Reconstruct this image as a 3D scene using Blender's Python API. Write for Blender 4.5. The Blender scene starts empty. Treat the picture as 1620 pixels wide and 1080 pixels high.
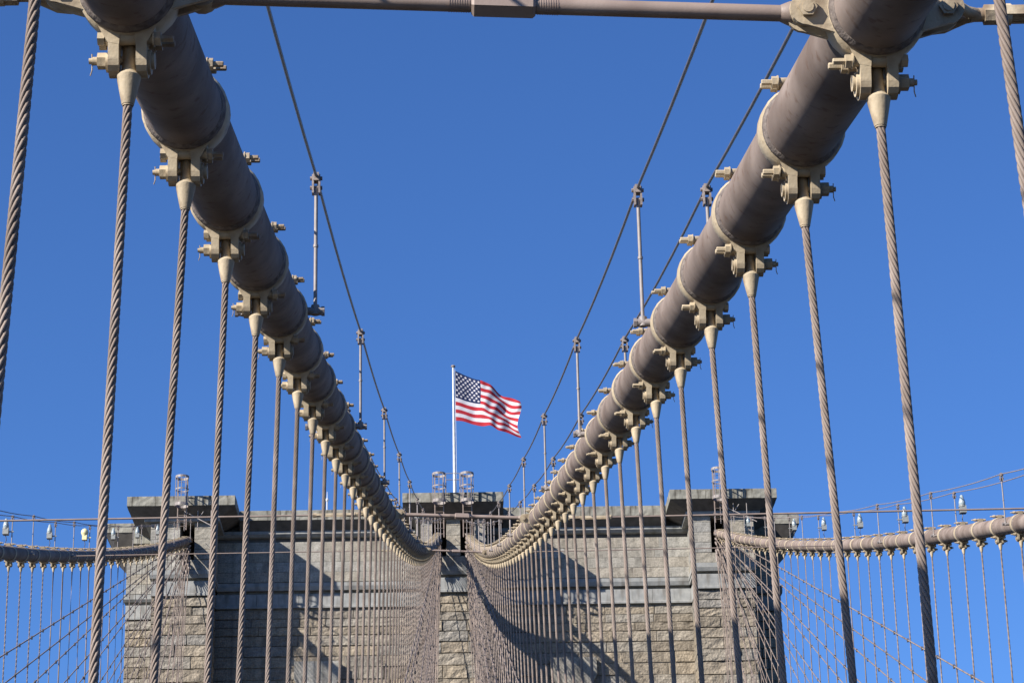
import bpy, math, random
from mathutils import Vector, Matrix
random.seed(7)
SC = bpy.context.scene
COL = SC.collection
# ------------------------------------------------------------------ camera
FPX, PITCH, YAW, ROLL, CAMX = 4036.5, 0.36025, 0.02764, -0.02137, -0.2722
h = Vector((math.sin(YAW), math.cos(YAW), 0)); r0 = Vector((math.cos(YAW), -math.sin(YAW), 0)); zz = Vector((0, 0, 1))
fw = h*math.cos(PITCH) + zz*math.sin(PITCH); u0 = -h*math.sin(PITCH) + zz*math.cos(PITCH)
rC = r0*math.cos(ROLL) + u0*math.sin(ROLL); uC = u0*math.cos(ROLL) - r0*math.sin(ROLL)
cam = bpy.data.cameras.new('camera'); co = bpy.data.objects.new('camera', cam); COL.objects.link(co)
cam.sensor_width = 36.0; cam.lens = FPX*36.0/1620.0; cam.clip_start = 0.2; cam.clip_end = 20000
M = Matrix((rC, uC, -fw)).transposed().to_4x4(); M.translation = Vector((CAMX, 0, 0)); co.matrix_world = M
SC.camera = co
# ------------------------------------------------------------------ sky and sun
TOSUN = Vector((-1.43, -1.0, 1.04)).normalized()
w = bpy.data.worlds.new("World"); SC.world = w; w.use_nodes = True
nt = w.node_tree; nt.nodes.clear()
sky = nt.nodes.new('ShaderNodeTexSky'); sky.sky_type = 'NISHITA'; sky.sun_disc = False
sky.sun_elevation = math.asin(TOSUN.z); sky.sun_rotation = math.atan2(TOSUN.x, TOSUN.y)
sky.altitude = 300; sky.air_density = 1.0; sky.dust_density = 0.15; sky.ozone_density = 3.0
bg = nt.nodes.new('ShaderNodeBackground'); bg.inputs['Strength'].default_value = 0.05
wo = nt.nodes.new('ShaderNodeOutputWorld')
tint = nt.nodes.new('ShaderNodeMixRGB'); tint.blend_type = 'MULTIPLY'; tint.inputs[0].default_value = 1; tint.inputs[2].default_value = (0.565, 0.91, 1.47, 1)
nt.links.new(sky.outputs[0], tint.inputs[1]); nt.links.new(tint.outputs[0], bg.inputs[0]); nt.links.new(bg.outputs[0], wo.inputs[0])
sl = bpy.data.lights.new('sun', 'SUN'); sl.energy = 5.0; sl.angle = math.radians(0.53); sl.color = (1.0, 0.93, 0.84)
so = bpy.data.objects.new('sun', sl); COL.objects.link(so)
so.rotation_euler = TOSUN.to_track_quat('Z', 'Y').to_euler()
SC.view_settings.view_transform = 'Standard'; SC.view_settings.look = 'None'
SC.view_settings.exposure = 1.07; SC.view_settings.gamma = 1.0; SC.view_settings.use_curve_mapping = False

# ------------------------------------------------------------------ materials
def mat(name, col, rough=0.6, col2=None, scale=8.0, detail=6, bump=0.0, bscale=None, stretch=(1, 1, 1), metal=0.0,
        rand=0.0, dirt=None, dscale=2.0, damt=0.5, dstretch=(1, 1, 1), spec=0.5, bdist=0.01):
    m = bpy.data.materials.new(name); m.use_nodes = True; N = m.node_tree.nodes; L = m.node_tree.links
    b = N['Principled BSDF']; b.inputs['Roughness'].default_value = rough; b.inputs['Metallic'].default_value = metal
    b.inputs['Specular IOR Level'].default_value = spec
    tc = N.new('ShaderNodeTexCoord')
    def noise(sc, st, det=detail):
        mp = N.new('ShaderNodeMapping'); mp.inputs['Scale'].default_value = st
        L.new(tc.outputs['Object'], mp.inputs[0])
        n = N.new('ShaderNodeTexNoise'); n.inputs['Scale'].default_value = sc; n.inputs['Detail'].default_value = det
        L.new(mp.outputs[0], n.inputs['Vector']); return n
    cur = None
    if col2:
        n = noise(scale, stretch); r = N.new('ShaderNodeValToRGB')
        r.color_ramp.elements[0].position = 0.34; r.color_ramp.elements[1].position = 0.66
        r.color_ramp.elements[0].color = (*col, 1); r.color_ramp.elements[1].color = (*col2, 1)
        L.new(n.outputs['Fac'], r.inputs[0]); cur = r.outputs[0]
    if dirt:
        n = noise(dscale, dstretch, 8); r = N.new('ShaderNodeValToRGB')
        r.color_ramp.elements[0].position = 0.5; r.color_ramp.elements[1].position = 0.7
        r.color_ramp.elements[0].color = (0, 0, 0, 1); r.color_ramp.elements[1].color = (damt,)*3 + (1,)
        L.new(n.outputs['Fac'], r.inputs[0])
        mx = N.new('ShaderNodeMixRGB'); mx.inputs[2].default_value = (*dirt, 1)
        if cur: L.new(cur, mx.inputs[1])
        else: mx.inputs[1].default_value = (*col, 1)
        L.new(r.outputs[0], mx.inputs[0]); cur = mx.outputs[0]
    if rand:
        oi = N.new('ShaderNodeObjectInfo'); mr = N.new('ShaderNodeMapRange')
        mr.inputs[3].default_value = 1-rand; mr.inputs[4].default_value = 1+rand
        L.new(oi.outputs['Random'], mr.inputs[0])
        hs = N.new('ShaderNodeHueSaturation'); L.new(mr.outputs[0], hs.inputs['Value'])
        if cur: L.new(cur, hs.inputs['Color'])
        else: hs.inputs['Color'].default_value = (*col, 1)
        cur = hs.outputs[0]
    if cur: L.new(cur, b.inputs['Base Color'])
    else: b.inputs['Base Color'].default_value = (*col, 1)
    if bump:
        n = noise(bscale or scale*3, (1, 1, 1), 8)
        bp = N.new('ShaderNodeBump'); bp.inputs['Strength'].default_value = bump; bp.inputs['Distance'].default_value = bdist
        L.new(n.outputs['Fac'], bp.inputs['Height']); L.new(bp.outputs[0], b.inputs['Normal'])
    m.diffuse_color = (*col, 1)
    return m
def stone_mat(name, cols, bump, bscale, bdist):
    """masonry: each block takes its own tone from the quarry's range"""
    m = mat(name, cols[0], 0.9, bump=bump, bscale=bscale, bdist=bdist, spec=0.2)
    N = m.node_tree.nodes; L = m.node_tree.links; b = N['Principled BSDF']
    oi = N.new('ShaderNodeObjectInfo'); r = N.new('ShaderNodeValToRGB'); r.color_ramp.interpolation = 'LINEAR'
    E_ = r.color_ramp.elements
    E_[0].position = 0; E_[0].color = (*cols[0], 1); E_[1].position = 1; E_[1].color = (*cols[-1], 1)
    for i, c in enumerate(cols[1:-1]):
        e = E_.new((i+1)/(len(cols)-1)); e.color = (*c, 1)
    L.new(oi.outputs['Random'], r.inputs[0])
    tc = N.new('ShaderNodeTexCoord')
    def nz(sc, det, lo, hi, p0=0.3, p1=0.7, st=(1, 1, 1)):
        mp = N.new('ShaderNodeMapping'); mp.inputs['Scale'].default_value = st; L.new(tc.outputs['Object'], mp.inputs[0])
        n = N.new('ShaderNodeTexNoise'); n.inputs['Scale'].default_value = sc; n.inputs['Detail'].default_value = det
        L.new(mp.outputs[0], n.inputs['Vector'])
        k = N.new('ShaderNodeMapRange'); k.inputs[1].default_value = p0; k.inputs[2].default_value = p1
        k.inputs[3].default_value = lo; k.inputs[4].default_value = hi; L.new(n.outputs['Fac'], k.inputs[0]); return k.outputs[0]
    a = nz(1.4, 7, 0.7, 1.15); c = nz(11, 6, 0.72, 1.2); d = nz(1.1, 6, 0.62, 1.0, 0.35, 0.5, (2.2, 2.2, 0.35))
    mul = N.new('ShaderNodeMath'); mul.operation = 'MULTIPLY'; L.new(a, mul.inputs[0]); L.new(c, mul.inputs[1])
    mul2 = N.new('ShaderNodeMath'); mul2.operation = 'MULTIPLY'; L.new(mul.outputs[0], mul2.inputs[0]); L.new(d, mul2.inputs[1])
    hs = N.new('ShaderNodeHueSaturation'); L.new(mul2.outputs[0], hs.inputs['Value']); L.new(r.outputs[0], hs.inputs['Color'])
    L.new(hs.outputs[0], b.inputs['Base Color'])
    return m
MT = {}
MT['cable'] = mat('taupe_cable_paint', (0.135, 0.106, 0.09), 0.8, (0.235, 0.19, 0.164), 1.9, 8, bump=0.25, bscale=45, bdist=0.004,
                  dirt=(0.1, 0.07, 0.055), dscale=3.2, damt=0.6, dstretch=(1, .3, 1), spec=.12)
def ridges(m):
    N = m.node_tree.nodes; L = m.node_tree.links; bp = [n for n in N if n.type == 'BUMP'][0]; b = N['Principled BSDF']
    tc = N.new('ShaderNodeTexCoord'); wv = N.new('ShaderNodeTexWave'); wv.bands_direction = 'Y'; wv.inputs['Scale'].default_value = 22; wv.inputs['Distortion'].default_value = .6
    L.new(tc.outputs['Object'], wv.inputs['Vector'])
    b2 = N.new('ShaderNodeBump'); b2.inputs['Strength'].default_value = .12; b2.inputs['Distance'].default_value = .002
    L.new(wv.outputs['Fac'], b2.inputs['Height']); L.new(bp.outputs[0], b2.inputs['Normal']); L.new(b2.outputs[0], b.inputs['Normal'])
    src = b.inputs['Base Color'].links[0].from_socket
    n = N.new('ShaderNodeTexNoise'); n.inputs['Scale'].default_value = 14; n.inputs['Detail'].default_value = 9; L.new(tc.outputs['Object'], n.inputs['Vector'])
    r = N.new('ShaderNodeValToRGB'); r.color_ramp.elements[0].position = .58; r.color_ramp.elements[1].position = .7
    r.color_ramp.elements[0].color = (0, 0, 0, 1); r.color_ramp.elements[1].color = (.55, .55, .55, 1); L.new(n.outputs['Fac'], r.inputs[0])
    mx = N.new('ShaderNodeMixRGB'); mx.inputs[2].default_value = (.1, .055, .035, 1); L.new(src, mx.inputs[1]); L.new(r.outputs[0], mx.inputs[0]); L.new(mx.outputs[0], b.inputs['Base Color'])
ridges(MT['cable'])
MT['cream'] = mat('cream_band_paint', (0.29, 0.235, 0.158), 0.7, (0.42, 0.352, 0.25), 5, 8, bump=0.5, bscale=38, bdist=0.006, dirt=(0.13, 0.085, 0.055), dscale=8, damt=0.75, rand=.14, spec=.3)
MT['seal'] = mat('weathered_caulk', (0.075, 0.06, 0.055), 0.9, (0.18, 0.15, 0.13), 25, 8, bump=0.8, bscale=50, bdist=0.01)
MT['rope'] = mat('taupe_rope_paint', (0.155, 0.124, 0.104), 0.6, (0.225, 0.183, 0.157), 6, 6, bump=0.3, bscale=120, bdist=0.002, dirt=(0.085, 0.06, 0.048), dscale=4, damt=0.75, dstretch=(1, 1, .35), rand=.1, spec=.2)
MT['dark'] = mat('dark_steel_rope', (0.065, 0.06, 0.06), 0.45, (0.1, 0.09, 0.088), 20, 4, spec=.6)
MT['grey'] = mat('grey_galvanised_steel', (0.165, 0.145, 0.137), 0.55, (0.225, 0.2, 0.188), 12, 5, rand=.06)
MT['fit'] = mat('brown_grey_clamp_metal', (0.12, 0.1, 0.092), 0.6, (0.24, 0.2, 0.18), 18, 5, bump=.3, bscale=60)
MT['strut'] = mat('brown_strut_paint', (0.2, 0.153, 0.126), 0.5, (0.25, 0.196, 0.165), 4, 6, bump=.2, bscale=60, bdist=.003, dirt=(0.17, 0.12, 0.1), dscale=6, damt=.4)
MT['rock'] = stone_mat('rock_faced_stone', [(0.19, 0.164, 0.128), (0.25, 0.215, 0.166), (0.285, 0.24, 0.178), (0.24, 0.204, 0.156), (0.255, 0.229, 0.188), (0.225, 0.212, 0.188), (0.185, 0.164, 0.136)], 1.0, 8, 0.06)
MT['ashlar'] = stone_mat('dressed_stone', [(0.26, 0.245, 0.212), (0.285, 0.258, 0.214), (0.26, 0.24, 0.2), (0.285, 0.275, 0.247), (0.25, 0.245, 0.227)], 0.5, 16, 0.02)
def chalk(m):
    N = m.node_tree.nodes; L = m.node_tree.links; b = N['Principled BSDF']; src = b.inputs['Base Color'].links[0].from_socket
    g = N.new('ShaderNodeTexCoord'); mp = N.new('ShaderNodeMapping'); mp.inputs['Scale'].default_value = (2.2, 2.2, .7); L.new(g.outputs['Object'], mp.inputs[0])
    oi = N.new('ShaderNodeObjectInfo'); ad = N.new('ShaderNodeVectorMath'); ad.operation = 'ADD'; L.new(mp.outputs[0], ad.inputs[0]); L.new(oi.outputs['Location'], ad.inputs[1])
    n = N.new('ShaderNodeTexNoise'); n.inputs['Scale'].default_value = 1.6; n.inputs['Detail'].default_value = 9; n.inputs['Roughness'].default_value = .65; L.new(ad.outputs[0], n.inputs['Vector'])
    r = N.new('ShaderNodeValToRGB'); r.color_ramp.elements[0].position = .64; r.color_ramp.elements[1].position = .72
    r.color_ramp.elements[0].color = (0, 0, 0, 1); r.color_ramp.elements[1].color = (.6, .6, .6, 1); L.new(n.outputs['Fac'], r.inputs[0])
    mx = N.new('ShaderNodeMixRGB'); mx.inputs[2].default_value = (.48, .48, .47, 1); L.new(src, mx.inputs[1]); L.new(r.outputs[0], mx.inputs[0]); L.new(mx.outputs[0], b.inputs['Base Color'])
chalk(MT['ashlar'])
MT['granite'] = mat('blue_grey_granite', (0.2, 0.208, 0.206), 0.8, (0.27, 0.274, 0.264), 3, 8, bump=.4, bscale=30, dirt=(0.11, 0.1, 0.085), dscale=1.6, damt=.7, dstretch=(1.5, 1.5, .3), spec=.25)
MT['cornice'] = mat('weathered_cornice_stone', (0.175, 0.17, 0.143), 0.9, (0.255, 0.25, 0.217), 3.5, 8, bump=.6, bscale=22, dirt=(0.06, 0.055, 0.045), dscale=2.6, damt=.9, dstretch=(2.2, 2.2, .35), rand=.1, spec=.2)
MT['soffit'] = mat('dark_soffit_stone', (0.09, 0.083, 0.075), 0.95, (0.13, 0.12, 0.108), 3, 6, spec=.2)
MT['mortar'] = mat('mortar', (0.16, 0.145, 0.12), 0.95, (0.23, 0.21, 0.175), 4, 6, spec=.1)
MT['white'] = mat('white_paint', (0.55, 0.56, 0.57), 0.4, (0.45, 0.46, 0.47), 6, 5)
MT['glass'] = mat('lamp_glass', (0.27, 0.32, 0.33), 0.15, spec=.8)
MT['amber'] = mat('yellowed_lamp_glass', (0.6, 0.55, 0.3), 0.25, spec=.6)
MT['box'] = mat('grey_lamp_housing', (0.17, 0.18, 0.172), 0.5, (0.22, 0.23, 0.22), 15)
MT['red'] = mat('flag_red', (0.38, 0.03, 0.042), 0.8, spec=.1); MT['fwhite'] = mat('flag_white', (0.56, 0.55, 0.58), 0.8, spec=.1)
MT['blue'] = mat('flag_blue', (0.014, 0.024, 0.075), 0.8, spec=.1)
MT['water'] = mat('river_water', (0.006, 0.011, 0.014), 0.12, bump=.6, bscale=.25, bdist=.3)
MT['wood'] = mat('boardwalk_timber', (0.024, 0.019, 0.016), 0.9, (0.04, 0.032, 0.026), 3, 6, spec=.15)
MT['asphalt'] = mat('asphalt', (0.028, 0.028, 0.028), 0.9, (0.042, 0.042, 0.042), 6, spec=.2)
for k in ('red', 'fwhite', 'blue'):    # thin cloth lets some light through
    m = MT[k]; N = m.node_tree.nodes; L = m.node_tree.links
    tr = N.new('ShaderNodeBsdfTranslucent'); tr.inputs[0].default_value = N['Principled BSDF'].inputs['Base Color'].default_value
    ms = N.new('ShaderNodeMixShader'); ms.inputs[0].default_value = .25
    L.new(N['Principled BSDF'].outputs[0], ms.inputs[1]); L.new(tr.outputs[0], ms.inputs[2]); L.new(ms.outputs[0], N['Material Output'].inputs[0])

# ------------------------------------------------------------------ mesh helpers
class MB:
    def __init__(s): s.v = []; s.f = []; s.sm = []; s.mi = []; s.cur = 0
    def add(s, vs, fs, smooth=False):
        o = len(s.v); s.v += [tuple(v) for v in vs]; s.f += [tuple(i+o for i in f) for f in fs]
        s.sm += [smooth]*len(fs); s.mi += [s.cur]*len(fs)
    def box(s, lo, hi):
        x0, y0, z0 = lo; x1, y1, z1 = hi
        s.add([(x0,y0,z0),(x1,y0,z0),(x1,y1,z0),(x0,y1,z0),(x0,y0,z1),(x1,y0,z1),(x1,y1,z1),(x0,y1,z1)],
              [(0,3,2,1),(4,5,6,7),(0,1,5,4),(1,2,6,5),(2,3,7,6),(3,0,4,7)])
    def prism(s, poly, axis, a, b, smooth=False):
        """poly: 2-D points; extruded along axis from a to b"""
        def P(p, t):
            return (t, p[0], p[1]) if axis == 0 else ((p[0], t, p[1]) if axis == 1 else (p[0], p[1], t))
        n = len(poly); vs = [P(p, a) for p in poly] + [P(p, b) for p in poly]
        s.add(vs, [tuple(range(n)), tuple(range(2*n-1, n-1, -1))]); s.add(vs, [(i, (i+1) % n, (i+1) % n+n, i+n) for i in range(n)], smooth)
    def cyl(s, p0, p1, r, n=10, r2=None, caps=True, smooth=True, ph=0.0):
        p0 = Vector(p0); p1 = Vector(p1); r2 = r if r2 is None else r2
        d = (p1-p0).normalized(); q = d.to_track_quat('Z', 'Y'); vs = []
        for p, R in ((p0, r), (p1, r2)):
            for i in range(n):
                a = 2*math.pi*i/n+ph; vs.append(p + q @ Vector((R*math.cos(a), R*math.sin(a), 0)))
        s.add(vs, [(i, (i+1) % n, (i+1) % n+n, i+n) for i in range(n)], smooth)
        if caps: s.add(vs, [tuple(range(n-1, -1, -1)), tuple(range(n, 2*n))])
    def lathe(s, p0, axis, prof, n=12, smooth=True):
        """prof: list of (distance along axis, radius)"""
        p0 = Vector(p0); q = Vector(axis).normalized().to_track_quat('Z', 'Y'); vs = []; fs = []
        for t, R in prof:
            for i in range(n):
                a = 2*math.pi*i/n; vs.append(p0 + q @ Vector((R*math.cos(a), R*math.sin(a), t)))
        for k in range(len(prof)-1):
            for i in range(n):
                fs.append((k*n+i, k*n+(i+1) % n, (k+1)*n+(i+1) % n, (k+1)*n+i))
        s.add(vs, fs, smooth); s.add(vs, [tuple(range(n-1, -1, -1)), tuple(range((len(prof)-1)*n, len(prof)*n))])
    def tube(s, pts, r, n=8, smooth=True, closed=False):
        pts = [Vector(p) for p in pts]; vs = []; fs = []; m = len(pts)
        for k, p in enumerate(pts):
            d = (pts[min(k+1, m-1)] - pts[max(k-1, 0)]).normalized() if not closed else (pts[(k+1) % m]-pts[k-1]).normalized()
            up = Vector((0, 0, 1)) if abs(d.z) < .9 else Vector((0, 1, 0))
            a = d.cross(up).normalized(); b = a.cross(d)
            R = r(k) if callable(r) else r
            for i in range(n):
                t = 2*math.pi*i/n; vs.append(p + a*R*math.cos(t) + b*R*math.sin(t))
        for k in range(m if closed else m-1):
            k2 = (k+1) % m
            for i in range(n): fs.append((k*n+i, k*n+(i+1) % n, k2*n+(i+1) % n, k2*n+i))
        s.add(vs, fs, smooth)
        if not closed: s.add(vs, [tuple(range(n-1, -1, -1)), tuple(range((m-1)*n, m*n))])
    def mirror(s):
        t = MB(); t.v = [(-x, y, z) for x, y, z in s.v]; t.f = [tuple(reversed(f)) for f in s.f]; t.sm = list(s.sm); t.mi = list(s.mi); return t
    def mesh(s, name, mats):
        me = bpy.data.meshes.new(name); me.from_pydata(s.v, [], s.f)
        for m in (mats if isinstance(mats, (list, tuple)) else [mats]): me.materials.append(MT[m])
        me.polygons.foreach_set('use_smooth', s.sm); me.polygons.foreach_set('material_index', s.mi); me.update()
        return me
def link(name, me, parent=None, loc=(0, 0, 0), rot=(0, 0, 0)):
    o = bpy.data.objects.new(name, me); COL.objects.link(o); o.location = loc; o.rotation_euler = rot
    if parent: o.parent = parent
    return o
def thing(name, label, cat, loc=(0, 0, 0), group=None, me=None, rot=(0, 0, 0)):
    o = link(name, me, None, loc, rot); o['label'] = label; o['category'] = cat
    if group: o['group'] = group
    return o
ORD = 'first second third fourth fifth sixth seventh eighth ninth tenth eleventh twelfth thirteenth fourteenth fifteenth sixteenth seventeenth eighteenth nineteenth twentieth twenty-first twenty-second twenty-third twenty-fourth twenty-fifth'.split()

# ------------------------------------------------------------------ bridge geometry
S = 2.286; Y0 = 10.0877; D = 130.10; DECK = -2.6
def slope(Y): u = D-Y; return 0.32253-0.000846*u
def zc(Y): u = D-Y; return 37.943-0.32253*u+0.000423*u*u
def Hin(Y): u = max(D-Y, -3); return 0.8236+0.010172*u-2.8e-5*u*u
def Hout(Y): return 14.0167-0.019837*max(D-Y, 0)
CAB = {'inL': (-1, Hin, -0.051, 0.125), 'inR': (1, Hin, 0.0, 0.0), 'outL': (-1, Hout, 0.54*S, 0.08), 'outR': (1, Hout, 0.51*S, 0.08)}
NAME = {'inL': 'left central main cable', 'inR': 'right central main cable', 'outL': 'far left main cable', 'outR': 'far right main cable'}
def P(key, Y, dx=0, dz=0):
    s, H, dy, z = CAB[key]; return Vector((s*(H(Y)+dx), Y, zc(Y)+z+dz))
def st(key, n): return Y0+S*n+CAB[key][2]
PIN = 0.33

# ------------------------------------------------------------------ ground, water, deck
b = MB(); b.add([(-4000,-4000,0),(4000,-4000,0),(4000,6000,0),(-4000,6000,0)], [(0,1,2,3)])
o = link('water', b.mesh('water', 'water'), loc=(0, 0, -42.5)); o['kind'] = 'structure'
b = MB(); b.box((-12.6, -60, -4.6), (-2.3, 240, -4.2)); b.box((2.3, -60, -4.6), (12.6, 240, -4.2)); b.box((-2.3, -60, -4.8), (2.3, 240, -4.5))
o = link('roadway', b.mesh('roadway', 'asphalt')); o['kind'] = 'structure'
b = MB(); b.box((-1.75, -60, -1.95), (1.75, 128.2, -1.75))
o = link('boardwalk', b.mesh('boardwalk', 'wood')); o['kind'] = 'structure'
for sx, lab in ((-12.3, 'long steel edge truss of the deck under the far left suspender ropes'), (-1.95, 'long steel truss along the left edge of the boardwalk'),
                (1.95, 'long steel truss along the right edge of the boardwalk'), (12.3, 'long steel edge truss of the deck under the far right suspender ropes')):
    t = thing('deck_truss', lab, 'truss', (sx, 0, 0), 'deck trusses under the suspender ropes')
    b = MB(); b.box((-.12, -60, -2.95), (.12, 128, -2.62)); b.box((-.12, -60, -4.2), (.12, 128, -3.9)); link('chord', b.mesh('chord', 'strut'), t)
    b = MB()
    for i in range(-26, 53):
        y = Y0+S*i; b.box((-.08, y-.06, -3.95), (.08, y+.06, -2.9)); b.cyl((0, y, -3.9), (0, y+S, -2.95), .045, 6)
    o = link('web_member', b.mesh('web', 'strut'), t); o['kind'] = 'stuff'

# ------------------------------------------------------------------ main cables and their bands
def ear_poly(r=.07, top=-.205, w=.072):
    pts = [(w, top), (-w, top)]
    for i in range(9):
        a = math.pi + math.pi*i/8; pts.append((r*math.cos(a), -PIN + r*math.sin(a)))
    return pts
def band_mb(bolts):
    """band on the right-hand cable: threads point towards the bridge axis (-x)"""
    b = MB(); n = 28
    prof = [(-.08, .2045), (-.08, .215), (-.066, .23), (.066, .23), (.08, .215), (.08, .2045)]
    vs = []; fs = []
    for y, R in prof:
        for i in range(n):
            a = 2*math.pi*i/n; vs.append((R*math.cos(a), y, R*math.sin(a)))
    for k in range(len(prof)-1):
        for i in range(n): fs.append((k*n+i, k*n+(i+1) % n, (k+1)*n+(i+1) % n, (k+1)*n+i))
    b.add(vs, fs[n:], True); b.cur = 1; b.add(vs, fs[:n], True); b.cur = 0      # the uphill rim is caked in caulk
    b.prism([(-.055, .215), (.055, .215), (.045, .285), (-.045, .285)], 1, -.075, .075)          # top lug
    for q in (-1, 1):                                                                            # bottom lugs, split in two halves
        pl = [(q*.03, -.19), (q*.135, -.17), (q*.086, -.255), (q*.036, -.265)]
        b.prism(pl if q < 0 else pl[::-1], 1, -.072, .072)
    for x0, x1 in ((-.084, -.037), (.037, .084)): b.prism(ear_poly(), 0, x0, x1)
    b.cyl((-.098, 0, -PIN), (-.084, 0, -PIN), .055, 14)
    b.cyl((.084, 0, -PIN), (.098, 0, -PIN), .045, 12)
    for z in (.252, -.235):
        for y in (-.042, .042):
            b.cyl((-.115, y, z), (.095, y, z), .025, 9, r2=.03)
    b.cur = 1                                                                                      # cracked caulk line
    b.lathe((0, -.1, 0), (0, 1, 0), [(-.03, .2015), (-.018, .207), (.002, .214), (.018, .219), (.0185, .2)], 28)
    b.cur = 0
    if bolts: b2 = bolt_mb(); [b.add([(x, y+yy, z+zb) for x, y, z in b2.v], b2.f) for zb in (.252, -.235) for yy in (-.042, .042)]
    return b
def bolt_mb():
    b = MB(); b.cyl((-.15, 0, 0), (-.115, 0, 0), .033, 6, smooth=False); b.cyl((-.122, 0, 0), (-.115, 0, 0), .037, 10)
    b.lathe((-.205, 0, 0), (1, 0, 0), [(0, .013), (.004, .016), (.055, .016), (.0551, .012), (.299, .012), (.2991, .031), (.33, .031)], 6, smooth=False)
    return b
def socket_mb():
    """origin at the pin"""
    b = MB(); b.lathe((0, 0, .07), (0, 0, -1), [(0, .018), (.006, .028), (.02, .0315), (.11, .0315), (.125, .036), (.142, .05), (.148, .0545)], 14)
    b.cyl((0, 0, -.078), (0, 0, -.212), .0545, 14, r2=.027); b.cyl((0, 0, -.212), (0, 0, -.219), .0245, 12)
    return b
def pin_mb():
    b = MB(); b.cyl((-.112, 0, 0), (-.09, 0, 0), .038, 12); b.cyl((-.112, 0, 0), (.16, 0, 0), .019, 10)
    b.cyl((.096, 0, 0), (.138, 0, 0), .037, 6, smooth=False); b.cyl((.16, 0, 0), (.176, 0, 0), .014, 8)
    b.cyl((.163, -.01, .03), (.163, .01, -.04), .0028, 5); b.cyl((.163, .01, -.04), (.172, .03, -.055), .0028, 5)
    return b
ME = {}
for side in ('L', 'R'):
    f = (lambda b: b) if side == 'R' else (lambda b: b.mirror())
    ME['band'+side] = f(band_mb(False)).mesh('cable_band', ['cream', 'seal'])
    ME['bandf'+side] = f(band_mb(True)).mesh('cable_band', ['cream', 'seal'])
    ME['bolt'+side] = f(bolt_mb()).mesh('bolt', 'cream')
    ME['pin'+side] = f(pin_mb()).mesh('clevis_pin', 'cream')
ME['socket'] = socket_mb().mesh('socket', 'cream')

# lateral lug for struts (at the side of the band), pointing -x
def lug_mb():
    b = MB(); r = .075
    for y0, y1 in ((-.075, -.045), (.045, .075)):
        pts = [(-.19, -.11), (-.19, .1)] + [(-.31+r*math.cos(a), r*math.sin(a)) for a in [math.pi/2+math.pi*i/10 for i in range(11)]]
        b.prism([(p[0], p[1]) for p in reversed(pts)], 1, y0, y1)
    b.cyl((-.31, -.105, 0), (-.31, .105, 0), .026, 10); b.cyl((-.31, -.1, 0), (-.31, -.078, 0), .042, 6, smooth=False); b.cyl((-.31, .078, 0), (-.31, .1, 0), .042, 6, smooth=False)
    return b
ME['lugIn'] = lug_mb().mesh('strut_lug', 'cream'); ME['lugOut'] = lug_mb().mirror().mesh('strut_lug', 'cream')
STRUT_N = (0, 16, 32)
CABLE = {}
for key, lab in (('inL', 'thick taupe main cable left of the flag, its shaded underside towards the camera'),
                 ('inR', 'thick taupe main cable right of the flag, sunlit on its left side'),
                 ('outL', 'main cable far beyond on the left, entering the left tower buttress'),
                 ('outR', 'pale sunlit main cable far beyond on the right, entering the right tower buttress')):
    t = thing('main_cable', lab, 'cable', P(key, D), 'main cables of the bridge'); CABLE[key] = t; base = t.location.copy()
    ys = [-22+S/2*i for i in range(int((D+24)/(S/2)))]+[D+2.5]
    b = MB(); b.tube([P(key, y)-base for y in ys], .2, 36 if key[0] == 'i' else 20); link('cable_wrapping', b.mesh('cable_wrapping', 'cable'), t)
    side = key[-1]
    for n in range(-6, 52):
        Yb = st(key, n)
        if Yb > D-1.4: break
        a = math.atan(slope(Yb)); Yc = Yb-PIN*math.sin(a)
        near = key[0] == 'i' and -2 <= n < 24
        o = link('cable_band', ME[('band' if near else 'bandf')+side], t, P(key, Yc)-base, (a, random.uniform(-.025, .025) if near else 0, 0))
        if near:
            for zb in (.252, -.235):
                for yy in (-.042, .042): link('bolt', ME['bolt'+side], o, (random.uniform(-.012, .008), yy, zb), (random.uniform(0, 1), 0, 0))
        if key[0] == 'i' and n in STRUT_N:
            link('strut_lug', ME['lugIn' if side == 'R' else 'lugOut'], o); link('strut_lug', ME['lugOut' if side == 'R' else 'lugIn'], o)

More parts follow.
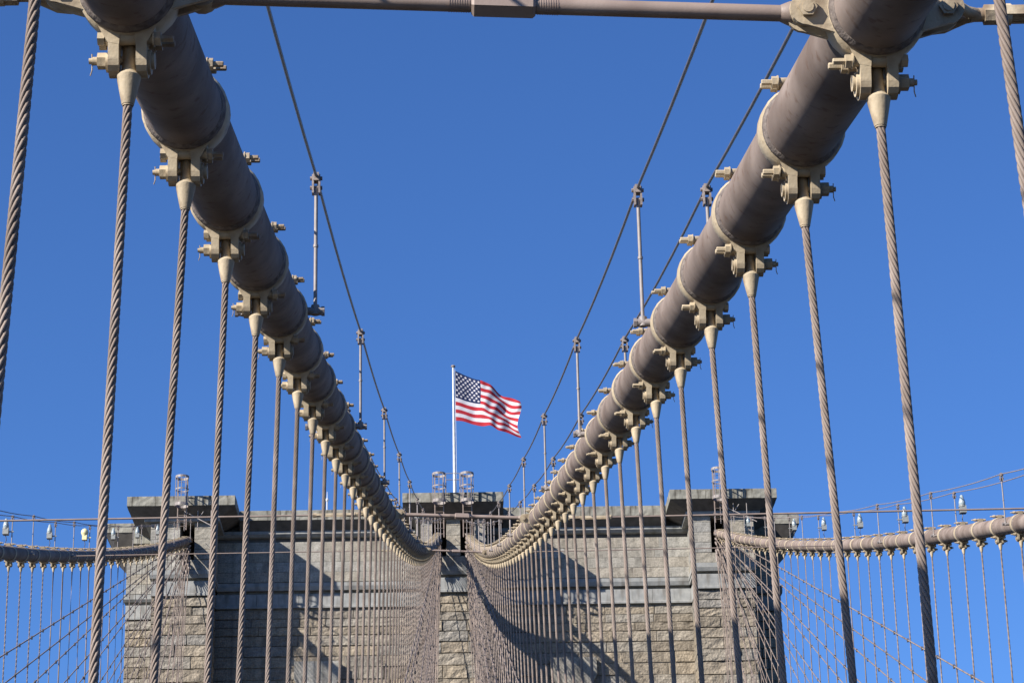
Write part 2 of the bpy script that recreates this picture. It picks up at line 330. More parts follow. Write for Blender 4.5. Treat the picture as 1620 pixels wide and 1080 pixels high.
# ------------------------------------------------------------------ suspender ropes
def rope_mb(L, dx, dy, r, lay, hand, lod):
    """laid wire rope hanging from the origin to (dx, dy, -L)"""
    b = MB(); ax = Vector((dx, dy, -L)); ln = ax.length; q = ax.normalized().to_track_quat('Z', 'Y')
    if lod == 0:
        seg = .02 if ln < 10 else .026; m = int(ln/seg); rs = r*.36; rc = r-rs
        for s in range(6):
            vs = []; fs = []
            for k in range(m+1):
                t = k*ln/m; a = hand*2*math.pi*t/lay+s*math.pi/3
                c = Vector((rc*math.cos(a), rc*math.sin(a), t))
                for i in range(6):
                    w_ = a+math.pi*(i/5-.5)*1.35
                    vs.append(q @ (c+Vector((rs*math.cos(w_), rs*math.sin(w_), 0))))
            for k in range(m):
                for i in range(5): fs.append((k*6+i, k*6+i+1, (k+1)*6+i+1, (k+1)*6+i))
            b.add(vs, fs, True)
        return b
    ph0 = random.uniform(0, 1.2); lj = 1.7
    nl = {1: 6, 2: 3}.get(lod, 0); nv = {1: 12, 2: 6}.get(lod, 6); seg = {1: .03, 2: .06}.get(lod, 2.0)
    m = max(2, int(ln/seg)); vs = []; fs = []
    for k in range(m+1):
        t = k*ln/m; tw = hand*2*math.pi*t/(lay*(1 if lod == 1 else lj))+ph0
        for i in range(nv):
            R = r*(1 if (nl == 0 or i % 2 == 0) else (0.68 if lod == 1 else .82)); a = 2*math.pi*i/nv+tw
            vs.append(q @ Vector((R*math.cos(a), R*math.sin(a), t)))
    for k in range(m):
        for i in range(nv): fs.append((k*nv+i, k*nv+(i+1) % nv, (k+1)*nv+(i+1) % nv, (k+1)*nv+i))
    b.add(vs, fs, nl == 0)
    return b
LEAN = {-2: .03, -1: .038, 0: .014, 1: .034, 3: .029}     # each rope leans outward a little differently
def susp_foot(key, Y):
    s = CAB[key][0]
    return Vector((s*(min(1.95, Hin(Y)+(.02 if key == 'inL' and abs(Y-Y0) < .3 else LEAN.get(round((Y-Y0)/S), .022))*(zc(Y)-DECK)) if key[0] == 'i' else Hout(Y)), Y, DECK))
for key in ('inL', 'inR', 'outL', 'outR'):
    side = key[-1]; inner = key[0] == 'i'
    for n in range(-4, 52):
        Y = st(key, n)
        if Y > D-1.4: break
        if not inner and n < 10 and n % 1 == 0 and n < -4: continue
        p = P(key, Y, 0, -PIN); foot = susp_foot(key, Y)
        if inner and -1 <= n <= 23: lab = '%s nearest suspender rope hanging from the %s' % (ORD[n+1], NAME[key]); lab = lab.replace('first nearest', 'nearest')
        elif inner: lab = 'one of the crowded far suspender ropes below the %s near the tower' % NAME[key] if n > 23 else 'suspender rope out of frame below the %s' % NAME[key]
        else:
            q = n-(26 if side == 'L' else 19); wd = 'left' if side == 'L' else 'right'
            if 0 <= q < 18: lab = '%s thin suspender rope from the %s edge of view, under the %s' % (ORD[q], wd, NAME[key])
            elif q < 0: lab = 'thin suspender rope beyond the %s edge of view, under the %s' % (wd, NAME[key])
            else: lab = 'one of the close-set thin suspender ropes by the tower under the %s' % NAME[key].replace(' main', '')
        t = thing('suspender', lab, 'suspender rope', p, 'suspender ropes of the %s' % NAME[key])
        link('socket', ME['socket'], t)
        if n < 26: link('clevis_pin', ME['pin'+side], t)
        top = Vector((0, 0, -.205)); d = foot-p-top; lod = (0 if n <= 15 else 1 if n <= 21 else 2) if inner else 3
        if not inner and n > 17 and n < 30: lod = 2
        rb = rope_mb(-d.z, d.x, d.y, .0215, .26, 1 if side == 'L' else -1, lod)
        link('wire_rope', rb.mesh('wire_rope', 'rope'), t, top)

# ------------------------------------------------------------------ diagonal stays
for key in ('inL', 'inR', 'outL', 'outR'):
    s = CAB[key][0]; inner = key[0] == 'i'; NS = 25
    for k in range(NS):
        Yd = 13.3+4.59*k
        X1 = abs(susp_foot(key, Yd).x); X0 = Hin(D) if inner else 14.02
        t_ = k/(NS-1)
        top = Vector((s*(X0+(-.16+.32*((k*7) % 5)/4)), D-.35, 38.05-.1*(k % 2)-1.45*t_)); bot = Vector((s*X1, Yd, DECK))
        if k < 9 and not inner: lab = '%s diagonal stay from the top of the fan beside the %s' % (ORD[k], NAME[key])
        elif k < 3: lab = '%s of the longest diagonal stays beside the %s' % (ORD[k], NAME[key])
        else: lab = 'one of the %s diagonal stays fanning down beside the %s' % ('steep' if k > 16 else 'middle', NAME[key])
        t = thing('diagonal_stay', lab, 'stay', top, 'diagonal stays beside the %s' % NAME[key])
        b = MB(); d = bot-top; b.tube([(0, 0, 0), d], .017 if inner else .0205, 6); link('stay_rope', b.mesh('stay_rope', 'rope'), t)
        dn = d.normalized(); b = MB(); b.lathe(dn*.05, dn, [(0, .035), (.05, .062), (.5, .058), (.62, .03)], 8); link('stay_socket', b.mesh('stay_socket', 'fit'), t)
        b = MB()
        for n in range(0, 52):
            Y = st(key, n)
            if Y < Yd+1 or Y > D-2.5: continue
            f = (top.y-Y)/(top.y-Yd); c = d*f
            a = .034 if not inner else .03
            b.cyl(c-dn*.05, c+dn*.05, a, 6); b.box((c.x-.024, c.y-.035, c.z-.06), (c.x+.024, c.y+.035, c.z+.04))
        if b.v:
            o = link('rope_clamp', b.mesh('rope_clamp', 'dark'), t); o['kind'] = 'stuff'

# ------------------------------------------------------------------ struts between the cables
def hexsleeve(b, x0, x1, r):
    b.cyl((x0, 0, 0), (x1, 0, 0), r, 6, smooth=False, ph=math.pi/6)
    b.cyl((x0-.012, 0, 0), (x0, 0, 0), r*.8, 6, smooth=False, r2=r, ph=math.pi/6); b.cyl((x1, 0, 0), (x1+.012, 0, 0), r, 6, smooth=False, r2=r*.8, ph=math.pi/6)
for n, lab in ((0, 'nearest round steel strut across the top of the view between the central cables'),
               (16, 'round steel strut between the central cables, just below the middle cornice'),
               (32, 'farthest small strut between the central cables, low in front of the middle buttress')):
    a = P('inL', st('inL', n)); c = P('inR', st('inR', n)); mid = (a+c)/2
    t = thing('cable_strut', lab, 'strut', mid, 'struts between the central cables')
    d = (c-a); t.rotation_euler = d.to_track_quat('X', 'Z').to_euler(); hl = d.length/2-.31
    for s in (-1, 1):
        b = MB(); b.cyl((s*.12, 0, 0), (s*(hl-.06), 0, 0), .037, 16)
        b.lathe((s*(hl-.06), 0, 0), (s, 0, 0), [(-.04, .038), (.0, .055), (.02, .055)], 12)
        for i in range(9): b.cyl((s*(.15+i*.011), 0, 0), (s*(.155+i*.011), 0, 0), .0395, 14)
        link('rod', b.mesh('rod', 'strut'), t)
        b = MB(); b.cyl((s*hl, -.04, 0), (s*hl, .04, 0), .07, 14); link('end_eye', b.mesh('end_eye', 'cream'), t)
    b = MB(); hexsleeve(b, -.13, .13, .062); link('turnbuckle', b.mesh('turnbuckle', 'strut'), t)
    for s, key, w1 in ((-1, 'inL', 'left'), (1, 'inR', 'right')):
        ok = 'out'+key[-1]; p0 = P(key, st(key, n), .31); p1 = P(ok, st(key, n), -.24)
        wh = {0: 'near the top corner of the view', 16: 'crossing above the main cornice', 32: 'the low one crossing the wall'}[n]
        t = thing('tie_rod', 'thin tie rod to the far %s cable, %s' % (w1, wh), 'tie rod', p0, 'tie rods to the outer cables')
        d = p1-p0; t.rotation_euler = d.to_track_quat('X', 'Z').to_euler(); ln = d.length
        b = MB(); b.cyl((.95, 0, 0), (ln, 0, 0), .019, 8); b.cyl((.14, 0, 0), (.42, 0, 0), .024, 10); link('rod', b.mesh('rod', 'strut'), t)
        b = MB()
        for y in (-1, 1):
            b.tube([(-.03, y*.095, 0), (.03, y*.095, 0), (.07, y*.075, 0), (.11, y*.035, 0), (.16, y*.006, 0)], lambda k: (.045, .038, .026, .025, .028)[k], 8)
        b.cyl((.13, 0, 0), (.2, 0, 0), .032, 10)
        link('clevis', b.mesh('clevis', 'cream'), t)
        b = MB(); b.cyl((.19, 0, 0), (.25, 0, 0), .046, 6, smooth=False); b.box((.25, -.05, -.022), (1.0, -.028, .022)); b.box((.25, .028, -.022), (1.0, .05, .022)); b.cyl((.25, 0, 0), (.31, 0, 0), .05, 10); b.cyl((.98, 0, 0), (1.05, 0, 0), .046, 6, smooth=False); b.cyl((.3, 0, 0), (.37, 0, 0), .03, 8)
        link('turnbuckle', b.mesh('turnbuckle', 'cream'), t)

# ------------------------------------------------------------------ hand ropes, stanchions, lamps
def post_mesh(hgt, stub):
    """origin at the foot eye; the stub points +x towards the cable"""
    A = MB(); A.cyl((0, 0, .02), (0, 0, hgt-.06), .0155, 10); A.cyl((0, 0, hgt*.48), (0, 0, hgt*.5), .021, 8)
    B = MB(); B.cyl((-.05, 0, 0), (stub, 0, 0), .034, 12); B.cyl((0, 0, -.03), (0, 0, .05), .034, 10); B.cyl((-.075, 0, 0), (-.05, 0, 0), .04, 6, smooth=False)
    C_ = MB()
    for x in (-.034, .018): C_.box((x, -.032, hgt-.13), (x+.016, .032, hgt+.035))
    C_.cyl((-.05, 0, hgt-.075), (.05, 0, hgt-.075), .017, 6, smooth=False); C_.cyl((-.05, 0, hgt+.01), (.05, 0, hgt+.01), .017, 6, smooth=False)
    C_.box((-.024, -.04, hgt-.02), (.024, .04, hgt+.05))
    return A.mesh('post', 'grey'), B.mesh('foot_bracket', 'grey'), C_.mesh('rope_clip', 'fit')
PM = {}
def rope_tops(key, o):
    """list of (station, dx, z top, z foot)"""
    L = []
    inner = key[0] == 'i'
    for k in range(-2, 14):
        if inner:
            n = 4+4*k; x = o*.285; zt = 1.17; zf = .01
        else:
            n = 3+4*k; x = o*.31; zt = 1.14; zf = .0
        Y = st(key, n)
        if Y < D-2 and n > -6: L.append((n, x, zt, zf))
    return L
for key in ('inL', 'inR', 'outL', 'outR'):
    s = CAB[key][0]; inner = key[0] == 'i'
    for o_ in (-1, 1):
        L = rope_tops(key, o_); pts = []
        for i, (n, dx, zt, zf) in enumerate(L):
            Y = st(key, n); top = P(key, Y, dx, zt); foot = P(key, Y, dx, zf); hg = round(top.z-foot.z, 2); stub = round(max(.06, abs(dx)-.2), 2)
            kk = (hg, stub)
            if kk not in PM: PM[kk] = post_mesh(*kk)
            sd = 'walkway side' if o_ < 0 else 'outer side'
            far = (n > 19) if inner else False
            if inner and 0 < n < 20: lab = '%s nearest hand rope stanchion on the %s of the %s' % (ORD[(n//4)-1], sd, NAME[key]); lab = lab.replace('first nearest', 'nearest')
            elif inner: lab = 'small distant hand rope stanchion on the %s of the %s' % (sd, NAME[key]) if n >= 20 else 'hand rope stanchion out of frame on the %s of the %s' % (sd, NAME[key])
            else: lab = 'slim hand rope stanchion standing on the %s of the %s' % (sd, NAME[key])
            t = thing('stanchion', lab, 'stanchion', foot, 'hand rope stanchions on the %s' % NAME[key])
            if s*o_ > 0: t.rotation_euler = (0, 0, math.pi)
            for nm, m_ in zip(('post', 'foot_bracket', 'rope_clip'), PM[kk]): link(nm, m_, t)
            pts.append(top+Vector((0, 0, .03)))
            # lamps hang outside the outer stanchions of the outer cables
            if not inner and o_ > 0 and 27 <= n <= 47 or (key == 'outR' and o_ > 0 and n == 23):
                yel = key == 'outL' and n == 35
                lp = thing('cable_lamp', ('yellowed globe lamp on the far left cable, third from the left edge' if yel else
                     '%s necklace lamp from the %s edge of view on the %s' % (ORD[(n-23)//4 if key == 'outR' else (n-27)//4], 'right' if key == 'outR' else 'left', NAME[key])),
                     'lamp', P(key, Y, .5, .74), 'lamps along the outer cables')
                b = MB()
                if yel: b.lathe((0, 0, .03), (0, 0, 1), [(0, .08), (.05, .12), (.12, .14), (.2, .125), (.25, .08), (.28, .03)], 14)
                else: b.lathe((0, 0, .05), (0, 0, 1), [(0, .06), (.04, .085), (.1, .09), (.18, .07), (.23, .05), (.28, .045), (.31, .02)], 14)
                link('bulb', b.mesh('bulb', 'amber' if yel else 'glass'), lp)
                b = MB(); b.prism([(-.1, -.14), (.1, -.14), (.09, .04), (-.08, .06)], 0, -.08, .09); b.cyl((0, 0, .03), (0, 0, .07), .1, 12); b.box((-s*.24 if s > 0 else .1, -.02, -.06), (-.1 if s > 0 else .24, .02, -.03))
                link('housing', b.mesh('housing', 'amber' if yel else 'box'), lp)
                b = MB(); b.tube([(0, 0, -.15), (-s*.03, 0, -.3), (s*.02, .05, -.45), (-s*.12, .1, -.62), (-s*.2, .1, -.8)], .012, 5); link('power_lead', b.mesh('power_lead', 'dark'), lp)
        pts.append(P(key, D-1.0, pts and L[-1][1], 1.0))
        full = []
        for a, c in zip(pts[:-1], pts[1:]):
            for i in range(6):
                f = i/6; q = a.lerp(c, f); q.z -= .05*4*f*(1-f); full.append(q)
        full.append(pts[-1]); org = full[-1].copy()
        b = MB(); b.tube([q-org for q in full], .0125, 7)
        thing('hand_rope', 'thin dark hand rope running above the %s of the %s' % ('walkway side' if o_ < 0 else 'outer side', NAME[key]), 'hand rope', org,
              'hand ropes above the main cables', b.mesh('hand_rope', 'dark' if inner else 'fit'))

# ------------------------------------------------------------------ the stone tower
TOP = 40.15; FY = D; WY = D+2.8; SY = D+4.8; BACK = D+16
tower = thing('stone_tower', 'huge weathered stone bridge tower with three buttresses behind all the cables', 'tower', (0, FY, 0))
def tl(name, b, m, parent=None): return link(name, b.mesh(name, m), parent or tower)
CX = [(-14.32, 1.53, 'outer'), (0.0, 1.6, 'centre'), (14.32, 1.53, 'outer')]
LEDGE1, LEDGE0 = 35.97, 35.78      # drip of the upper masonry
BND1, BND0 = 35.77, 35.0           # smooth band
def yy(y): return y-FY
# rock-faced block: front at y=0 facing -y
def block(w_, d_, h_, rough, sides=(True, True)):
    b = MB(); nx = max(4, min(11, int(w_/.24)+1))
    rng = random.Random(random.random())
    ch = .03 if rough > .02 else .01
    xs = [0, ch]+[ch+(w_-2*ch)*i/(nx-1) for i in range(1, nx-1)]+[w_-ch, w_]; zs = [0, ch, h_*.36, h_*.66, h_-ch, h_]
    vs = []; ids = {}
    for j, z in enumerate(zs):
        for i, x in enumerate(xs):
            edge = i in (0, len(xs)-1) or j in (0, len(zs)-1)
            y = 0.0 if not edge else ch*1.0
            if not edge: y -= rng.uniform(-.3, 1)*rough
            ids[(i, j)] = len(vs)
            jz = rng.uniform(-1, 1)*rough*.8 if (edge and j in (0, len(zs)-1) and 0 < i < len(xs)-1 and rough > .02) else 0
            vs.append((x, y, z+min(0, jz) if j else z-min(0, jz)))
    I, J = len(xs), len(zs); fs = [(ids[(i, j)], ids[(i+1, j)], ids[(i+1, j+1)], ids[(i, j+1)]) for j in range(J-1) for i in range(I-1)]
    b.add(vs, fs, False)
    def sideface(x, sgn):
        nd = max(2, int(d_/.5)); v = []; f = []
        for j, z in enumerate(zs):
            for k in range(nd+1):
                y = ch+(d_-ch)*k/nd; e = j in (0, 5) or k in (0, nd)
                v.append((x+(0 if e else sgn*rng.uniform(-.1, 1)*rough), y, z))
        for j in range(5):
            for k in range(nd):
                q = (j*(nd+1)+k, j*(nd+1)+k+1, (j+1)*(nd+1)+k+1, (j+1)*(nd+1)+k); f.append(q if sgn > 0 else q[::-1])
        b.add(v, f)
    sideface(0, -1); sideface(w_, 1)
    b.add([(0, ch, 0), (w_, ch, 0), (w_, d_, 0), (0, d_, 0)], [(0, 3, 2, 1)]); b.add([(0, ch, h_), (w_, ch, h_), (w_, d_, h_), (0, d_, h_)], [(0, 1, 2, 3)])
    return b
def courses(z0, heights):
    out = []; z = z0
    for hh in heights: out.append((z-hh, z)); z -= hh
    return out
ROUGHC = courses(34.93, [.5, .46, .46, .58, .56, .6, .66, .7, .72])
ASHC = courses(38.62, [.56, .56, .56, .55])
def lay(parent, x0, x1, yf, depth, crs, rough, m, lo, hi, name='stone_block', seq=None):
    for ci, (z0, z1) in enumerate(crs):
        x = x0; cuts = [x0]
        if seq: cuts = [x0+(x1-x0)*f for f in seq[ci % len(seq)]]; 
        else:
            while True:
                x += random.uniform(lo, hi)
                if x > x1-lo*.6: break
                cuts.append(x)
            cuts.append(x1)
        for a, c in zip(cuts[:-1], cuts[1:]):
            g = .008 if rough > .02 else .005
            proud = random.choice([0, 0, .02, .05, -.02])*(1 if rough > .02 else .15)
            bl = block(c-a-g, depth+proud, z1-z0-g, rough)
            link(name, bl.mesh('stone_block', m), parent, (a+g/2, yy(yf)-proud, z0+g/2))
# --- cores
b = MB()
ARC = 7.1; AW = 4.75; SPR = 19.0; APEX = 29.6
def arch_poly(x_in, x_out, cx, zt, zb):
    """wall panel with a pointed arch opening"""
    pts = [(x_in, zb), (x_in, zt), (x_out, zt), (x_out, zb), (cx+AW, zb)]
    for i in range(9):
        f = i/8; z = SPR+(APEX-SPR)*math.sin(f*math.pi/2); pts.append((cx+AW*(1-f**1.6), z))
    for i in range(7, -1, -1):
        f = i/8; z = SPR+(APEX-SPR)*math.sin(f*math.pi/2); pts.append((cx-AW*(1-f**1.6), z))
    pts.append((cx-AW, zb)); return pts
for cx in (-ARC, ARC):
    w1 = MB(); w1.prism(arch_poly(cx-5.8, cx+5.8, cx, 34.93, -42.4), 1, yy(WY)+.13, yy(BACK-3))
    w1.box((cx-5.6, yy(WY)+.13, 34.93), (cx+5.6, yy(BACK-3), 38.7)); W = tl('wall', w1, 'mortar')
    lo_, hi_ = sorted((math.copysign(1.66, cx), math.copysign(12.82, cx)))
    lay(W, lo_, hi_, WY+.1, .5, ROUGHC, .03, 'rock', 1.2, 3.0)
    lay(W, lo_, hi_, WY-.18, .6, ASHC, .012, 'ashlar', 1.6, 3.2)
    b = MB(); b.box((lo_, yy(WY)-.2, 36.16), (hi_, yy(WY)+.4, 36.36)); b.prism([(yy(WY)-.2, 36.16), (yy(WY)-.12, LEDGE1-.02), (yy(WY)+.4, LEDGE1-.02), (yy(WY)+.4, 36.16)], 0, lo_, hi_)
    tl('drip_course', b, 'granite', W)
    x = lo_
    while x < hi_-.1:      # smooth band stones
        e = min(x+2.25, hi_); e = hi_ if hi_-e < .8 else e
        b = MB(); b.prism([(0, 0.03), (-.05, 0), (-.05, -.62), (-.1, -.66), (-.1, -.77), (.5, -.77), (.5, .03)], 0, .006, e-x-.006)
        link('band_stone', b.mesh('band_stone', 'granite'), W, (x, yy(WY)+.04, BND1)); x = e
    # bed mould and frieze under the cornice
    b = MB(); b.prism([(0, 39.14), (-.34, 39.14), (-.34, 38.98), (-.2, 38.84), (0, 38.8)], 0, lo_, hi_); o = tl('bed_mould', b, 'granite', W); o.location = (0, yy(WY)-.18, 0)
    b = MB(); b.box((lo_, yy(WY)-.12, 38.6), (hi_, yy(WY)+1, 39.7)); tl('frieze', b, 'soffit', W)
# keystone heads
for cx, wd in ((-7.3, 2.4), (6.3, 2.45)):
    b = MB(); hw = wd/2; b.prism([(-hw, 0), (hw, 0), (hw, -.95), (hw-.35, -1.5), (-hw+.35, -1.5), (-hw, -.95)], 1, -.42, .3)
    link('keystone', b.mesh('keystone', 'ashlar'), tower, (cx, yy(WY), 32.0))
# --- buttresses
SLOTZ0, SLOTZ1 = 36.9, 38.95
for cx, hw, kind in CX:
    b = MB()
    b.box((cx-hw+.1, .12, -42.4), (cx+hw-.1, yy(BACK), 36.0))
    slots = [(cx-.38, cx+.38)] if kind == 'outer' else [(-1.14, -.37), (.37, 1.14)]
    if kind == 'outer': s_ = 1 if cx > 0 else -1; slots = [(s_*14.02-.36, s_*14.02+.4)] if s_ > 0 else [(-14.42, -13.66)]
    edges = [cx-hw-.12]+[e for p_ in slots for e in p_]+[cx+hw+.12]; piers = list(zip(edges[0::2], edges[1::2]))
    for a, c in piers: b.box((a+.06, .08, 36.0), (c-.06, yy(BACK), 38.9))
    b.box((cx-hw, .1, 36.0), (cx+hw, yy(BACK), SLOTZ0-.02)); b.box((cx-hw, 3.2, 36.0), (cx+hw, yy(BACK), 38.9)); b.box((cx-hw-.05, .05, 38.9), (cx+hw+.05, yy(BACK), 39.72))
    Bt = tl('buttress', b, 'mortar')
    sq = [(0, .42, 1), (0, .7, 1), (0, 1), (0, .38, 1), (0, .62, 1)] if kind == 'outer' else [(0, .72, 1), (0, .28, .72, 1), (0, 1), (0, .3, .7, 1)]
    lay(Bt, cx-hw, cx+hw, FY+.05, 2.95, ROUGHC, .045, 'rock', 1, 2, seq=sq)
    # upper dressed piers beside the cable slots
    for a, c in piers: lay(Bt, a, c, FY-.14, 2.9, [(zz0, zz1) for zz0, zz1 in ASHC+[(38.62, 38.95)] if zz0 >= SLOTZ0-.4][:5], .02, 'ashlar', 3, 4, seq=[(0, 1)])
    lay(Bt, cx-hw-.12, cx+hw+.12, FY-.14, 2.9, [(36.38, 36.93)], .02, 'ashlar', 3, 4, seq=[(0, .5, 1)])
    b = MB(); x0, x1 = cx-hw-.16, cx+hw+.16
    b.box((x0, -.18, 36.14), (x1, 2.9, 36.375)); b.prism([(-.18, 36.14), (-.1, LEDGE1-.02), (2.9, LEDGE1-.02), (2.9, 36.14)], 0, x0+.04, x1-.04); tl('drip_course', b, 'granite', Bt)
    b = MB(); x0, x1 = cx-hw-.03, cx+hw+.03
    b.prism([(-.02, .03), (-.06, 0), (-.06, -.62), (-.12, -.66), (-.12, -.77), (2.9, -.77), (2.9, .03)], 0, 0, x1-x0); link('band_stone', b.mesh('band_stone', 'granite'), Bt, (x0, 0, BND1))
    b = MB(); b.prism([(2.9, 39.14), (-.36, 39.14), (-.36, 38.98), (-.22, 38.96), (2.9, 38.96)], 0, cx-hw-.45, cx+hw+.45); tl('bed_mould', b, 'granite', Bt)
    # flared soffit and cornice slabs
    cw = 2.84 if kind == 'outer' else 2.67; yf = -1.05
    b = MB(); zt, zb_ = 39.62, 39.16; a0, a1 = cw-.02, hw+.42
    b.add([(cx-a0, yf+.02, zt), (cx+a0, yf+.02, zt), (cx+a1, -.34, zb_), (cx-a1, -.34, zb_), (cx-a0, 4, zt), (cx+a0, 4, zt), (cx+a1, 4, zb_), (cx-a1, 4, zb_)],
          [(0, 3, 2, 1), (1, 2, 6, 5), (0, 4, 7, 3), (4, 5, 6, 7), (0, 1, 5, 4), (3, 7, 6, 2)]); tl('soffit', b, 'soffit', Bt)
    x = cx-cw; k = 0
    while x < cx+cw-.05:
        e = min(x+1.9, cx+cw); bl = block(e-x-.008, 4.0, TOP-39.62, .02); link('cornice_stone', bl.mesh('cornice_stone', 'cornice'), Bt, (x+.004, yf, 39.625)); x = e
# wall cornice (between buttresses) and side cornices
for a, c in ((-11.46, -2.69), (2.69, 11.46), ):
    x = a
    while x < c-.05:
        e = min(x+2.2, c); bl = block(e-x-.008, 6.0, TOP-39.6, .02); link('cornice_stone', bl.mesh('cornice_stone', 'cornice'), tower, (x+.004, yy(WY)-1.05, 39.59)); x = e
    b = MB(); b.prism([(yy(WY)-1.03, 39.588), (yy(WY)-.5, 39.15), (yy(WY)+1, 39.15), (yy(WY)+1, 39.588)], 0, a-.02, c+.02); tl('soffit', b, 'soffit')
for s in (-1, 1):
    x0, x1 = sorted((s*12, s*17.72))
    b = MB(); b.box((x0, yy(SY)+.1, -42.4), (x1, yy(BACK-4), 38.9)); W = tl('side_wall', b, 'mortar')
    xa, xb = sorted((s*15.7, s*17.8))
    lay(W, xa, xb, SY, .7, ROUGHC, .045, 'rock', 1, 2, seq=[(0, 1), (0, .45, 1), (0, .6, 1)])
    lay(W, xa, xb, SY-.15, .7, ASHC, .02, 'ashlar', 1, 2, seq=[(0, 1), (0, .5, 1)])
    b = MB(); b.prism([(-.2, 36.36), (-.2, 36.1), (-.1, LEDGE1), (.6, LEDGE1), (.6, 36.36)], 0, xa-.1, xb+.12); o = tl('drip_course', b, 'granite', W); o.location = (0, yy(SY), 0)
    b = MB(); b.prism([(-.04, .03), (-.06, 0), (-.06, -.6), (-.14, -.64), (-.14, -.77), (.6, -.77), (.6, .03)], 0, xa, xb+.03*s); link('band_stone', b.mesh('band_stone', 'granite'), W, (0, yy(SY)+.02, BND1))
    x0, x1 = sorted((s*16.9, s*18.95))
    bl = block(x1-x0, 7, TOP-39.62, .02); link('cornice_stone', bl.mesh('cornice_stone', 'cornice'), tower, (x0, yy(SY)-1.0, 39.62))
    b = MB(); o1 = s*18.93; i1 = s*17.9
    b.add([(s*15, yy(SY)-.98, 39.617), (o1, yy(SY)-.98, 39.617), (i1, yy(SY)-.3, 38.5), (s*15, yy(SY)-.3, 38.5), (s*15, yy(SY)+6, 39.617), (o1, yy(SY)+6, 39.617), (i1, yy(SY)+6, 38.5), (s*15, yy(SY)+6, 38.5)],
          [(0, 1, 2, 3), (1, 5, 6, 2), (4, 5, 1, 0), (3, 2, 6, 7)]); tl('soffit', b, 'soffit')
b = MB(); b.box((-17.4, yy(WY)+1, 39.0), (17.4, yy(BACK), TOP-.05)); tl('roof', b, 'cornice')

# ------------------------------------------------------------------ ladders with safety cages
def ladder(x, label, zlow, ztop=41.25, yl=-1.38, rails=True, extra=None):
    t = thing('caged_ladder', label, 'ladder', (x, FY+yl, 39.0), 'caged ladders on the tower top')
    b = MB()
    for dx in (-.23, .23): b.box((dx-.025, -.02, zlow-39), (dx+.025, .05, ztop-39))
    link('rail', b.mesh('rail', 'strut'), t)
    b = MB(); z = zlow-39+.2
    while z < ztop-39-.1: b.cyl((-.23, .01, z), (.23, .01, z), .012, 6); z += .3
    link('rung', b.mesh('rung', 'strut'), t)
    for zr, hh in ((ztop-39-.08, .13), (ztop-39-.72, .06), (.4, .16)):
        b = MB(); pts_o = []; n_ = 18
        vs = []; fs = []
        for i in range(n_):
            a = 2*math.pi*i/n_; cx_, cy_ = .36*math.cos(a), -.28+.36*math.sin(a)
            for R, z_ in ((1, zr), (1, zr+hh), (.955, zr+hh), (.955, zr)): vs.append((.36*R*math.cos(a), -.28+.36*R*math.sin(a), z_))
        for i in range(n_):
            for k in range(4): fs.append((i*4+k, ((i+1) % n_)*4+k, ((i+1) % n_)*4+(k+1) % 4, i*4+(k+1) % 4))
        b.add(vs, fs); link('cage_hoop', b.mesh('cage_hoop', 'grey'), t)
    for a in (-2.75, -2.2, -1.57, -.95, -.4):
        b = MB(); cx_, cy_ = .35*math.cos(a), -.28+.35*math.sin(a); b.box((cx_-.018, cy_-.018, .45), (cx_+.018, cy_+.018, ztop-39)); link('cage_bar', b.mesh('cage_bar', 'grey'), t)
    return t
ladder(-.73, 'left caged ladder of the middle pair on the tower top', 37.6, 40.97)
ladder(.75, 'right caged ladder of the middle pair on the tower top', 37.6, 40.97)
ladder(-14.22, 'caged ladder on the left tower corner, above the far left cable', 38.2, 41.0)
ladder(14.02, 'caged ladder on the right tower corner, above the far right cable', 38.2, 41.05)
t = thing('guard_rail', 'small square guard rail between the two middle caged ladders', 'railing', (0, FY-1.0, TOP))
b = MB()
for x in (-.36, .37): b.cyl((x, 0, -.02), (x, 0, 1.08), .02, 6)
link('post', b.mesh('post', 'grey'), t)
b = MB()
for z in (.72, 1.07): b.cyl((-.36, 0, z), (.37, 0, z), .02, 6)
link('rail', b.mesh('rail', 'grey'), t)
for x, lab in ((15.0, 'right'), (-13.2, 'left')):   # lattice braces above the outer cables' entry
    t = thing('access_frame', 'light steel access frame above the %s outer cable entry, below the cornice' % lab, 'frame', (x, FY-1.2, 38.2))
    for q in (-.9, -.2, .5): b = MB(); b.cyl((q, 0, 0), (q, 0, 1.1), .025, 6); link('upright', b.mesh('upright', 'grey'), t)
    for p0, p1 in (((-.9, 0, 1.05), (.9, -.8, -.15)), ((-.2, 0, .6), (.1, 0, 1.05))): b = MB(); b.cyl(p0, p1, .025, 6); link('brace', b.mesh('brace', 'grey'), t)
t = thing('roof_beacon', 'tiny white mast lamp on the roof edge beside the left central cable', 'beacon', (-6.85, WY+.5, TOP-.02))
b = MB(); b.cyl((0, 0, 0), (0, 0, 1.0), .035, 8); link('mast', b.mesh('mast', 'white'), t)
b = MB(); b.lathe((0, 0, .95), (0, 0, 1), [(0, .05), (.06, .09), (.14, .09), (.18, .04), (.2, .02), (.55, .015)], 10); link('lamp_head', b.mesh('lamp_head', 'white'), t)

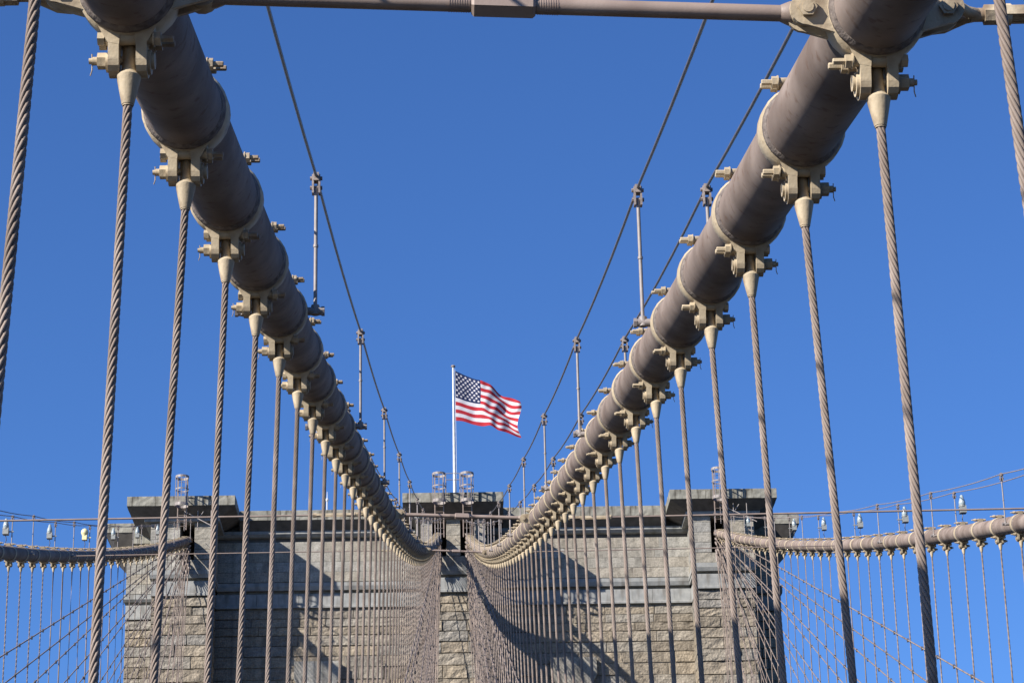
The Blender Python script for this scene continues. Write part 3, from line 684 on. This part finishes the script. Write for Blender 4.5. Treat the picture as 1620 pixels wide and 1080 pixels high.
# ------------------------------------------------------------------ flagpole and flag
PY = FY+7.0; fx = .14
t = thing('flagpole', 'tall white flagpole on top of the tower above the middle buttress', 'flagpole', (fx-.02, PY, TOP-.06))
PT = 10.03
b = MB(); b.lathe((0, 0, 0), (0, 0, 1), [(0, .1), (4, .082), (PT, .055)], 14); link('pole', b.mesh('pole', 'white'), t)
b = MB(); b.lathe((0, 0, PT), (0, 0, 1), [(0, .08), (.05, .14), (.12, .1), (.13, .02)], 12); link('truck', b.mesh('truck', 'fit'), t)
b = MB(); b.tube([(.1, -.02, PT-.1), (.12, -.02, 5), (.1, -.02, 1.2)], .012, 5); link('halyard', b.mesh('halyard', 'white'), t)
FH = 2.95; FLY = 4.4; NU, NV = 60, 26
def flagpt(u, v, off=0.0):
    """u along the fly 0..1, v from bottom 0 to top 1"""
    top_drop = 1.9*u-.1*math.sin(math.pi*u)+.12*math.sin(9*u)*u; bot_drop = .06+1.15*u**1.6+.12*math.sin(5.5*u)*u
    z = (1-v)*(-FH-bot_drop)+v*(-top_drop)
    ph = 9.5*u-1.6*(1-v)+.6
    y = .2*min(1, u*2.2)*math.sin(ph)+.12*u*u*math.sin(21*u+5*v)+.05*u*math.sin(33*u-9*v)
    x = 3.55*u-.1*u*math.cos(ph)+.13*u*math.sin(7*v+2)*u
    z += .07*u*math.sin(15*u+6*v)+.05*u*u*math.sin(26*u-8*v)
    return Vector((x, y+off, z))
fl = thing('flag', 'american flag flying to the right from the pole on the tower', 'flag', (fx+.07, PY-.02, TOP-.06+PT-.21))
b = MB(); vs = [flagpt(i/NU, j/NV) for j in range(NV+1) for i in range(NU+1)]
for j in range(NV):
    for i in range(NU):
        stripe = 12-(j*13)//NV      # 0 = top stripe
        b.cur = 2 if (stripe < 7 and i < NU*.4) else (0 if stripe % 2 == 0 else 1)
        b.f.append((j*(NU+1)+i, j*(NU+1)+i+1, (j+1)*(NU+1)+i+1, (j+1)*(NU+1)+i)); b.sm.append(True); b.mi.append(b.cur)
b.v = [tuple(v) for v in vs]
link('cloth', b.mesh('cloth', ['red', 'fwhite', 'blue']), fl)
b = MB()
for side in (-1, 1):
    for r in range(9):
        for c in range(6 if r % 2 == 0 else 5):
            u = .4*(2*c+1+(r % 2))/12; v = 1-(7/13)*(r+1)/10; R = .09
            for k in range(5):
                pass
            vs = [flagpt(u, v, side*.012)]
            for k in range(10):
                a = math.pi/2+math.pi*k/5; rr = R if k % 2 == 0 else R*.42
                vs.append(flagpt(u+rr*math.cos(a)/3.6, v+rr*math.sin(a)/FH, side*.012))
            b.add(vs, [(0, k+1, (k+1) % 10+1) for k in range(10)])
o = link('star', b.mesh('star', 'fwhite'), fl); o['kind'] = 'stuff'
